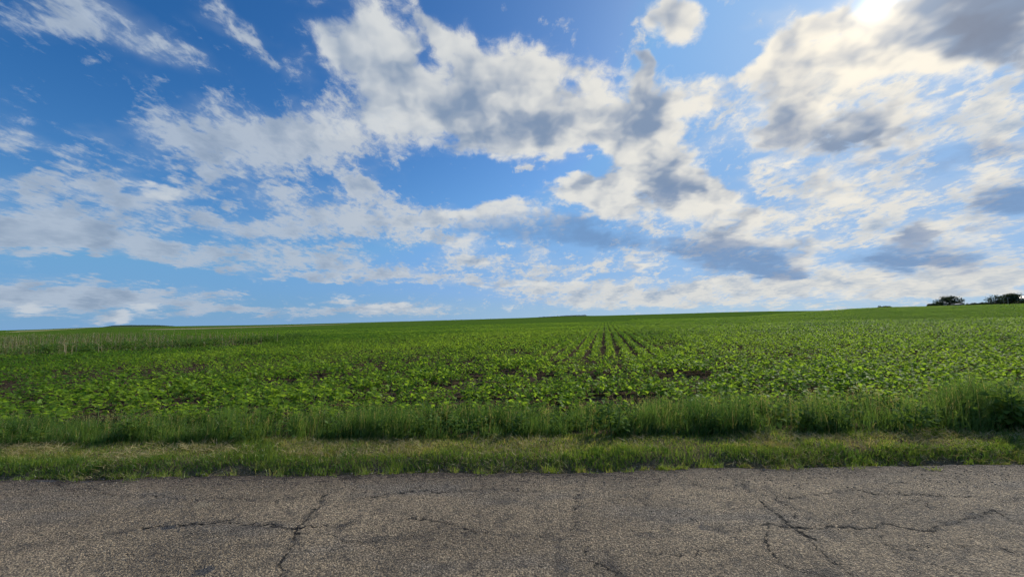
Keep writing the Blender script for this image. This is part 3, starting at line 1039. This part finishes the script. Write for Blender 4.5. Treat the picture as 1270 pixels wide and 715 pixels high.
protos = []
for q in range(12):
    V, Q, r_ = plant_leaves(np.zeros(1), np.zeros(1), np.zeros(1), np.ones(1), 17 + q % 4, 5, 3)
    lm = mesh_np('leaves', V, Q, dict(rnd=r_), smooth=True)
    lm.materials.append(M_CROP)
    sv, sq = tube([(0, 0, -.03), (.006, .004, .09), (.0, .0, .18), (.004, 0, .25)], [.008, .007, .006, .003])
    sm_ = mesh_np('stem', sv, sq, smooth=True)
    sm_.materials.append(m_stem)
    protos.append((lm, sm_))
for idx in vis:
    lm, sm_ = protos[int(rng.integers(12))]
    x, y = CP[idx]
    e = empty('crop_plant', (x, y, float(terrain_z(x, y))), rng.uniform(0, 6.28))
    e.scale = (CV[idx],) * 3
    tag(e, 'young broad leaved crop plant in the nearest rows just behind the tall roadside grass', 'crop plant', 'crop plants in the nearest rows')
    obj('leaves', lm, None, e)
    obj('stem', sm_, None, e)

parts = []
rest = ~is_near
for (a, b, nl, rows, cols, size) in [(0, 15, 17, 4, 3, 1.0), (15, 30, 11, 3, 3, 1.08), (30, 60, 7, 3, 2, 1.22), (60, 116, 5, 2, 2, 1.55), (116, 173, 3, 2, 2, 1.8)]:
    m_ = rest & (CR_ >= a) & (CR_ < b)
    p, v = CP[m_], CV[m_]
    parts.append(plant_leaves(p[:, 0], p[:, 1], terrain_z(p[:, 0], p[:, 1]), v, nl, rows, cols, size))
V, Q, R_ = join(parts)
print('crop quads', len(Q), 'plants', len(CP))
o = obj('crop_rows', mesh_np('crop_rows', V, Q, dict(rnd=R_), smooth=True), M_CROP)
tag(o, 'wide field of low green crop plants in long rows running to the horizon', 'crop', kind='stuff')

# ------------------------------------------------------------------ leafy undergrowth among the tall grass
n = 1500
x, y, u = scatter_band(n, lambda q: tall_base(q) + .06, lambda q: tall_base(q) + 1.35, 12)
cl = vnoise(x * 1.3 + 5, y * 1.3, 47, 4, .65)
ok = rng.random(n) < sstep(cl, .36, .6)
x, y = x[ok], y[ok]
V, Q, R_ = plant_leaves(x, y, terrain_z(x, y), rng.uniform(.7, 1.5, len(x)) * grass_h(x) / .45, 16, 4, 3, .55, .22)
o = obj('undergrowth', mesh_np('undergrowth', V, Q, dict(rnd=R_), smooth=True), M_WEED)
tag(o, 'small leafy wild plants mixed through the tall roadside grass', 'undergrowth', kind='stuff')
# ------------------------------------------------------------------ standing weed stalks on the left
n = 34000
x = rng.uniform(-150, -15, n)
y = 18 + rng.random(n) ** 1.6 * 150
jx, jy = np.clip(rng.normal(0, 1.5, n), -2.5, 2.5), np.clip(rng.normal(0, 1.2, n), -2, 2)
ok = in_poly(x + jx * (1 + y * .03), y + jy, STALK_POLY) & (np.arctan2(x, y) > R(-60)) & (np.arctan2(x, y) < azel(345, 420)[0])
x, y = x[ok], y[ok]
d = np.hypot(x, y)
cl = vnoise(x * .35, y * .35, 61, 4, .6)
ok = rng.random(len(x)) < sstep(cl, .32, .66) * (.30 + .7 * sstep(y, 60, 30)) * np.clip(1.15 - .000 * d, .3, 1)
x, y, cl = x[ok], y[ok], cl[ok]
n = len(x)
b0 = np.stack([x, y, terrain_z(x, y)], -1)
h = rng.uniform(.5, 1.25, n) * (.6 + .6 * cl)
la = rng.uniform(0, 6.28, n)
bd = np.abs(rng.normal(.05, .06, n))
face = np.arctan2(y, x) + np.pi / 2 + rng.normal(0, .5, n)
hu = rng.random(n)
V, Q, k = blades(b0, h, rng.uniform(.022, .045, n), 3, bd, lean_az=la, face=face)
parts = [(V, Q, np.repeat(hu, k))]
for q in range(7):
    t = rng.uniform(.05, .98, n)
    bb = b0 + np.stack([np.cos(la) * h * bd * t * t, np.sin(la) * h * bd * t * t, h * t], -1)
    V, Q, k = blades(bb, rng.uniform(.08, .22, n) * (1.2 - .6 * t), rng.uniform(.02, .05, n), 2, rng.uniform(.3, 1.2, n), tilt=.5)
    parts.append((V, Q, np.repeat(np.clip(hu * .6 + .3 * rng.random(n) - .15 * (1 - t), 0, 1), k)))
V, Q, R_ = join(parts)
o = obj('weed_stalks', mesh_np('weed_stalks', V, Q, dict(rnd=R_)), M_STALK)
tag(o, 'thin upright dry weed stalks standing in the field at the far left', 'weed stalks', kind='stuff')

# low dark weeds along the near edge of the stalks
n = 3000
t = rng.random(n)
seg = rng.random(n)
ex = np.interp(seg, [0, .3, .75, 1], [-75, -31, -19, -25])
ey = np.interp(seg, [0, .3, .75, 1], [18.9, 21.5, 29.5, 42])
k_ = rng.random(n) ** 1.5
x = ex + rng.normal(0, 1.0, n) - 2.0 * k_
y = ey + rng.normal(0, 1.2, n) + 7 * k_
cl = vnoise(x * .5, y * .5, 63, 4, .6)
ok = rng.random(n) < sstep(cl, .46, .66)
x, y, cl = x[ok], y[ok], cl[ok]
V, Q, R_ = plant_leaves(x, y, terrain_z(x, y), .8 + 1.1 * cl, 9, 3, 3, 1.1, .42)
o = obj('weed_patch', mesh_np('weed_patch', V, Q, dict(rnd=R_), smooth=True), M_WEED)
tag(o, 'dark green leafy weeds growing along the edge of the standing stalks', 'weeds', kind='stuff')


# ------------------------------------------------------------------ fields, hill and hedge far away
def strip(name, pts, width, lift, lo, hi, label):
    """a long narrow sheet of another crop lying on the far land; pts = centre line on the ground"""
    P_ = np.array(pts, float)
    s = np.linspace(0, len(P_) - 1, 60)
    cx = np.interp(s, np.arange(len(P_)), P_[:, 0])
    cy = np.interp(s, np.arange(len(P_)), P_[:, 1])
    wd = np.interp(s, np.arange(len(P_)), width)
    rr_ = np.hypot(cx, cy)
    ux, uy = cx / rr_, cy / rr_
    V = []
    ends = np.minimum(sstep(np.arange(60), 0, 9), sstep(np.arange(60), 59, 50))
    wd = wd * (.15 + .85 * ends)
    for f in np.linspace(-.5, .5, 7):
        xx, yy = cx + ux * wd * f, cy + uy * wd * f
        sink = -.5 * (abs(f) > .49) - .6 * (ends < .05)      # the rim dips under the ground sheet
        V.append(np.stack([xx, yy, terrain_z(xx, yy) + lift + sink], -1))
    V = np.stack(V, 1)
    m_, nt = material(name)
    pos = nt.node('ShaderNodeNewGeometry').outputs['Position']
    finish(nt, principled(nt, nt.mix(nt.ramp(nt.noise(pos, .05, 4, .6), .35, .65), lo, hi), .95, nt.bump(nt.noise(pos, 2.0, 3), .6, .3), .05))
    o = obj(name, mesh_np(name, V, grid_quads(60, 7), smooth=True), m_)
    tag(o, label, 'field', kind='structure')
    return o


def at(px, depth):
    """ground point in the direction of photo column px at a given depth along the view"""
    a = azel(px, 395)[0]
    return (math.tan(a) * depth, depth)


strip('pale_field', [at(-160, 430), at(0, 430), at(60, 520), at(110, 640)], [420, 420, 360, 150], .22, (.20, .20, .085), (.27, .25, .12), 'pale ripening field strip far away at the left')
strip('stubble_strip', [at(170, 300), at(250, 300), at(330, 360), at(440, 480)], [130, 150, 150, 110], .22, (.19, .18, .085), (.25, .22, .115), 'thin pale strip along the far edge of the field')
strip('green_field', [at(90, 900), at(250, 820), at(430, 900), at(650, 1000)], [200, 260, 260, 160], .4, (.060, .105, .030), (.09, .14, .040), 'darker green field beyond the pale strip')


def leaf_cloud(centres, radii, per, size, squash=.8):
    """leaf sized faces spread through several clumps"""
    parts_ = []
    for (c_, r_, n_) in zip(centres, radii, per):
        v = rng.normal(size=(n_, 3))
        v /= np.linalg.norm(v, axis=1)[:, None]
        rad = rng.random(n_) ** .45
        p = np.asarray(c_) + v * rad[:, None] * np.asarray(r_)
        nrm = v + rng.normal(0, .6, (n_, 3))
        nrm /= np.linalg.norm(nrm, axis=1)[:, None]
        u = np.cross(nrm, rng.normal(size=(n_, 3)))
        u /= np.linalg.norm(u, axis=1)[:, None]
        w_ = np.cross(nrm, u)
        s = size * rng.uniform(.6, 1.3, n_)[:, None]
        V_ = np.stack([p - u * s, p - w_ * s * .6, p + u * s, p + w_ * s * .6], 1).reshape(-1, 3)
        Q_ = np.arange(n_ * 4).reshape(-1, 4)
        parts_.append((V_, Q_, np.repeat(rng.random(n_), 4)))
    return join(parts_)


# wooded hill on the skyline
cxh, cyh = at(172, 2300)
tt = np.linspace(-1, 1, 60)
wv = np.linspace(-1, 1, 12)
T, W_ = np.meshgrid(tt, wv, indexing='ij')
prof = np.interp(T, [-1, -.75, -.55, -.2, .1, .45, .7, 1], [0, .35, .85, 1.0, .92, .85, .5, 0]) + .05 * (vnoise(T * 14, W_ * 3, 71, 3) - .5)
hz_ = 13.0 * prof * np.sqrt(np.clip(1 - W_ ** 2, 0, 1)) - 1
rad_ = np.array([cxh, cyh]) / math.hypot(cxh, cyh)
tan_ = np.array([rad_[1], -rad_[0]])
Xh = cxh + T * 190 * tan_[0] + W_ * 120 * rad_[0]
Yh = cyh + T * 190 * tan_[1] + W_ * 120 * rad_[1]
mh, nt = material('wooded_hill')
pos = nt.node('ShaderNodeNewGeometry').outputs['Position']
finish(nt, principled(nt, nt.mix(nt.ramp(nt.noise(pos, .06, 4, .65), .35, .65), (.022, .042, .032), (.040, .066, .042)), .95, nt.bump(nt.noise(pos, .15, 4), 1, 3), .05))
o = obj('hill', mesh_np('hill', np.stack([Xh, Yh, terrain_z(Xh, Yh) + hz_], -1), grid_quads(60, 12), smooth=True), mh)
tag(o, 'low dark wooded hill on the horizon at the left', 'hill', kind='structure')

# line of trees on the skyline near the middle
cs_, rs_, ns_ = [], [], []
for q in np.linspace(668, 727, 46):
    d_ = 900
    xx, yy = at(q, d_)
    hgt = (1.4 + 2.6 * ((q - 660) / 67) ** 1.5) * rng.uniform(.7, 1.2)
    cs_.append((xx, yy, float(terrain_z(xx, yy)) + hgt * .45))
    rs_.append((2.6, 2.6, hgt * .6))
    ns_.append(40)
V, Q, R_ = leaf_cloud(cs_, rs_, ns_, .7)
o = obj('tree_belt', mesh_np('tree_belt', V, Q, dict(rnd=R_)), M_FARLEAF)
tag(o, 'thin dark belt of far trees on the skyline near the middle', 'trees', kind='stuff')


# ------------------------------------------------------------------ trees at the right
def tree(name, px, depth, height, width, label, group, trunk=.35, gaps=.5, nclump=16, leaf=.24, per=95, low=.18):
    x, y = at(px, depth)
    z = float(terrain_z(x, y))
    e = empty(name, (x, y, z))
    tag(e, label, 'tree', group)
    tp = []
    P0 = np.array([(0, 0, -.4), (.05, 0, height * .2), (.1, .05, height * .42), (.15, 0, height * .7)])
    V, Q = tube(P0, [trunk * height * .055, trunk * height * .045, trunk * height * .035, .03], 7)
    tp.append((V, Q, np.zeros(len(V))))
    cents, rads, pers = [], [], []
    for q in range(nclump):
        a = q * 2.4 + rng.uniform(-.4, .4)
        f = (q + .5) / nclump
        rad = width * .5 * rng.uniform(.25, .80) * math.sqrt(max(.1, 1 - (2 * f - .75) ** 2 * .55))
        zc_ = height * (low + (.86 - low) * f)
        c_ = np.array([math.cos(a) * rad, math.sin(a) * rad, zc_])
        cents.append(c_)
        k_ = width * rng.uniform(.11, .19)
        rads.append((k_, k_, k_ * rng.uniform(.55, .85)))
        pers.append(int(per * rng.uniform(.6, 1.3)))
        V, Q = tube([(0.05, 0, height * (.12 + .35 * f)), c_ * np.array([.5, .5, 1]) * np.array([1, 1, .8]), c_], [.10, .06, .025], 5)
        tp.append((V, Q, np.zeros(len(V))))
    V, Q, r_ = join(tp)
    obj('trunk', mesh_np('trunk', V, Q, smooth=True), m_bark, e)
    V, Q, r_ = leaf_cloud(cents, rads, pers, leaf)
    obj('crown', mesh_np('crown', V, Q, dict(rnd=r_)), M_FARLEAF, e)
    return e


GT = 'trees at the right end of the field'
tree('broad_tree', 1179.5, 160, 4.6, 9.8, 'broad dark tree, the leftmost and widest one, standing alone above the far hedge', GT, nclump=24, per=110)
tree('thin_tree', 1238, 168, 4.9, 8.2, 'thin airy tree with sparse crown between the broad tree and the pale roof', GT, nclump=18, per=42)
tree('dense_tree', 1258, 172, 5.7, 9.4, 'dense flat topped dark tree beside the pale roof', GT, nclump=22, per=120, low=.4)
tree('edge_tree', 1283, 182, 5.6, 9.0, 'dark round tree behind the pale roof, just cut by the frame', GT, nclump=18, per=110)


def bush(name, px, depth, w_, h_, label, per=160, n_=5):
    x, y = at(px, depth)
    z = float(terrain_z(x, y))
    cs, rs, ns = [], [], []
    for q in range(n_):
        f = (q + .5) / n_ - .5
        cs.append((f * w_ * .8, rng.uniform(-.5, .5), h_ * rng.uniform(.3, .5)))
        rs.append((w_ * .16, w_ * .14, h_ * rng.uniform(.38, .55)))
        ns.append(per)
    e = empty(name, (x, y, z))
    tag(e, label, 'bush')
    V, Q, r_ = leaf_cloud(cs, rs, ns, .2)
    obj('foliage', mesh_np('foliage', V, Q, dict(rnd=r_)), M_FARLEAF, e)
    tp = []
    for c_ in cs:
        V, Q = tube([(c_[0] * .7, 0, -.3), c_], [.05, .02], 5)
        tp.append((V, Q, np.zeros(len(V))))
    V, Q, r_ = join(tp)
    obj('stem', mesh_np('stem', V, Q, smooth=True), m_bark, e)


bush('low_bush', 1098.5, 190, 6.6, 1.5, 'low dark bush alone on the skyline, left of the broad tree')
bush('round_bush', 1160, 158, 5.2, 2.0, 'low dark bush touching the left side of the broad tree')
bush('small_bush', 1207, 160, 4.2, 1.7, 'small dark bush just right of the broad tree')

# hedge that thickens to the right
cs_, rs_, ns_ = [], [], []
for q in np.arange(1050, 1345, 1.7):
    xx, yy = at(q, 176 + rng.uniform(-1.5, 1.5))
    hgt = np.interp(q, [1050, 1110, 1145, 1165, 1200, 1215, 1240, 1270, 1340], [.35, .6, .6, .9, 1.0, 1.8, 2.5, 2.7, 3.0]) * rng.uniform(.85, 1.1)
    cs_.append((xx, yy, float(terrain_z(xx, yy)) + hgt * .42))
    rs_.append((.95, 1.0, hgt * .58))
    ns_.append(int(40 + 40 * hgt))
V, Q, R_ = leaf_cloud(cs_, rs_, ns_, .22)
o = obj('hedge', mesh_np('hedge', V, Q, dict(rnd=R_)), M_HEDGE)
tag(o, 'long dark hedge along the far right end of the field', 'hedge')


# ------------------------------------------------------------------ house, shed and post
def box(x0, x1, y0, y1, z0, z1):
    V = np.array([(x, y, z) for x in (x0, x1) for y in (y0, y1) for z in (z0, z1)], float)
    Q = np.array([(0, 1, 3, 2), (4, 6, 7, 5), (0, 4, 5, 1), (2, 3, 7, 6), (0, 2, 6, 4), (1, 5, 7, 3)])
    return V, Q, np.zeros(8)


def plain(name, a, b, sc_=3.0, rough=.8):
    m_, nt = material(name)
    finish(nt, principled(nt, nt.mix(nt.ramp(nt.noise(None, sc_, 4, .6), .3, .7), a, b), rough))
    return m_


m_wall = plain('plaster', (.30, .28, .25), (.40, .38, .34))
m_roof = plain('pale_sheet_roof', (.70, .69, .66), (.80, .79, .77), .8, .4)
m_glass = plain('window_glass', (.03, .035, .04), (.05, .055, .06), 1, .15)
m_wood = plain('weathered_wood', (.15, .12, .09), (.24, .20, .155), 5)
m_metal = plain('grey_sheet', (.15, .155, .16), (.20, .20, .20), 2)


def gable(w_, d_, z0, rise, over, th):
    """two roof slabs with their ridge along y"""
    a, b = w_ / 2 + over, d_ / 2 + over
    drop = rise * over / (w_ / 2)
    prof = [(-a, z0 - drop), (0, z0 + rise), (a, z0 - drop), (a, z0 - drop + th), (0, z0 + rise + th), (-a, z0 - drop + th)]
    V = np.array([(x_, y_, z_) for y_ in (-b, b) for x_, z_ in prof])
    Q = np.array([(0, 1, 4, 5), (1, 2, 3, 4), (6, 11, 10, 7), (7, 10, 9, 8), (0, 6, 7, 1), (1, 7, 8, 2), (5, 4, 10, 11), (4, 3, 9, 10), (0, 5, 11, 6), (2, 8, 9, 3)])
    return V, Q


def small_house(name, px, depth, w_, d_, wall_h, rise, wm, rm, label, cat, rz):
    x, y = at(px, depth)
    e = empty(name, (x, y, float(terrain_z(x, y))), rz)
    tag(e, label, cat)
    V, Q, _ = box(-w_ / 2, w_ / 2, -d_ / 2, d_ / 2, -.4, wall_h)
    gv = np.array([(-w_ / 2, -d_ / 2 + .002, wall_h), (w_ / 2, -d_ / 2 + .002, wall_h), (0, -d_ / 2 + .002, wall_h + rise), (0, -d_ / 2 + .002, wall_h + rise),
                   (-w_ / 2, d_ / 2 - .002, wall_h), (w_ / 2, d_ / 2 - .002, wall_h), (0, d_ / 2 - .002, wall_h + rise), (0, d_ / 2 - .002, wall_h + rise)])
    bm_v = np.concatenate([V, gv])
    me_ = bpy.data.meshes.new('wall')
    me_.from_pydata([tuple(q) for q in bm_v], [], [tuple(q) for q in Q] + [(8, 9, 10), (13, 12, 14)])
    obj('wall', me_, wm, e)
    V, Q = gable(w_, d_, wall_h + .03, rise, .35, .10)
    obj('roof', mesh_np('roof', V, Q), rm, e)
    V, Q, _ = box(-.45, .45, -d_ / 2 - .05, -d_ / 2 - .003, .0, min(2.0, wall_h - .15))
    dr = obj('door', mesh_np('door', V, Q), m_wood, e)
    V, Q, _ = box(.30, .36, -d_ / 2 - .09, -d_ / 2 - .052, .95, 1.08)
    obj('handle', mesh_np('handle', V, Q), m_metal, dr)
    return e


hs_ = small_house('farm_house', 1281, 178, 10.0, 8.0, 2.5, 1.6, m_wall, m_roof, 'farm building with pale white roof at the right edge of the field', 'house', R(-6))
for sx_ in (-3.2, 3.2):
    V, Q, _ = box(sx_ - .6, sx_ + .6, -4.05, -4.003, .9, 2.0)
    wf = obj('window', mesh_np('window', V, Q), m_wood, hs_)
    V, Q, _ = box(sx_ - .5, sx_ + .5, -4.07, -4.053, 1.0, 1.9)
    obj('pane', mesh_np('pane', V, Q), m_glass, wf)
small_house('shed', 1192, 152, 1.7, 1.6, .8, .35, m_metal, m_metal, 'small grey shed at the foot of the broad tree', 'shed', R(20))

x, y = at(1252.7, 150)
e = empty('wooden_post', (x, y, float(terrain_z(x, y))))
tag(e, 'pale weathered wooden post standing in front of the dense tree', 'post')
V, Q = tube([(0, 0, -.5), (.02, 0, 1.6), (.05, 0, 3.3)], [.17, .15, .12], 9)
obj('pole', mesh_np('pole', V, Q, smooth=True), m_wood, e)
V, Q, _ = box(-.6, .65, -.22, -.16, 2.85, 2.97)
obj('crossarm', mesh_np('crossarm', V, Q), m_wood, e)

# ------------------------------------------------------------------ single weeds in the tall grass
WEEDS = [
    (759, 541, 1.55, 'dark bushy broad leaved weed at the front of the tall grass, right of the middle'),
    (470, 545, 1.0, 'small dark broad leaved weed at the foot of the tall grass left of the middle'),
    (640, 545, 1.15, 'dark broad leaved weed at the foot of the tall grass in the middle'),
    (170, 548, 1.25, 'wide dark weed at the foot of the tall grass near the left end'),
    (20, 552, 1.1, 'dark leafy weed at the left end of the tall grass'),
    (310, 550, 1.2, 'dark leafy weed under the first taller clump of grass from the left'),
    (1005, 540, 1.4, 'tall dark weed in the thick grass at the right'),
    (1245, 536, 2.1, 'tallest dark weed clump at the right end of the tall grass'),
    (1130, 540, 1.3, 'dark weed low in the thick grass near the right end'),
    (885, 541, 1.1, 'leafy weed low in the grass right of the bushy dark weed'),
]
for (px, py, s_, lab) in WEEDS:
    g = ground(px, py)
    yy = float(tall_base(g.x)) + .12
    e = empty('broadleaf_weed', (g.x, yy, float(terrain_z(g.x, yy))), rng.uniform(0, 6))
    tag(e, lab, 'weed', 'broad leaved weeds in the tall grass')
    ps, st = [], []
    for q in range(5):
        ax_, ay_ = rng.normal(0, .05 * s_, 2)
        V, Q, r_ = plant_leaves(np.array([ax_]), np.array([ay_]), np.zeros(1), np.array([s_ * rng.uniform(.7, 1.05)]), 20, 4, 3, .52, .26)
        ps.append((V, Q, r_))
        V, Q = tube([(ax_ * .3, ay_ * .3, -.03), (ax_ * .8, ay_ * .8, .12 * s_), (ax_, ay_, .25 * s_)], [.006, .005, .003], 5)
        st.append((V, Q, np.zeros(len(V))))
    V, Q, r_ = join(ps)
    obj('leaves', mesh_np('leaves', V, Q, dict(rnd=r_), smooth=True), M_WEED, e)
    V, Q, r_ = join(st)
    obj('stem', mesh_np('stem', V, Q, smooth=True), m_stem, e)

cy_.max_bounces = 6
cy_.diffuse_bounces = 3
cy_.glossy_bounces = 2
cy_.transmission_bounces = 4
cy_.caustics_reflective = False
cy_.caustics_refractive = False
bpy.context.view_layer.update()
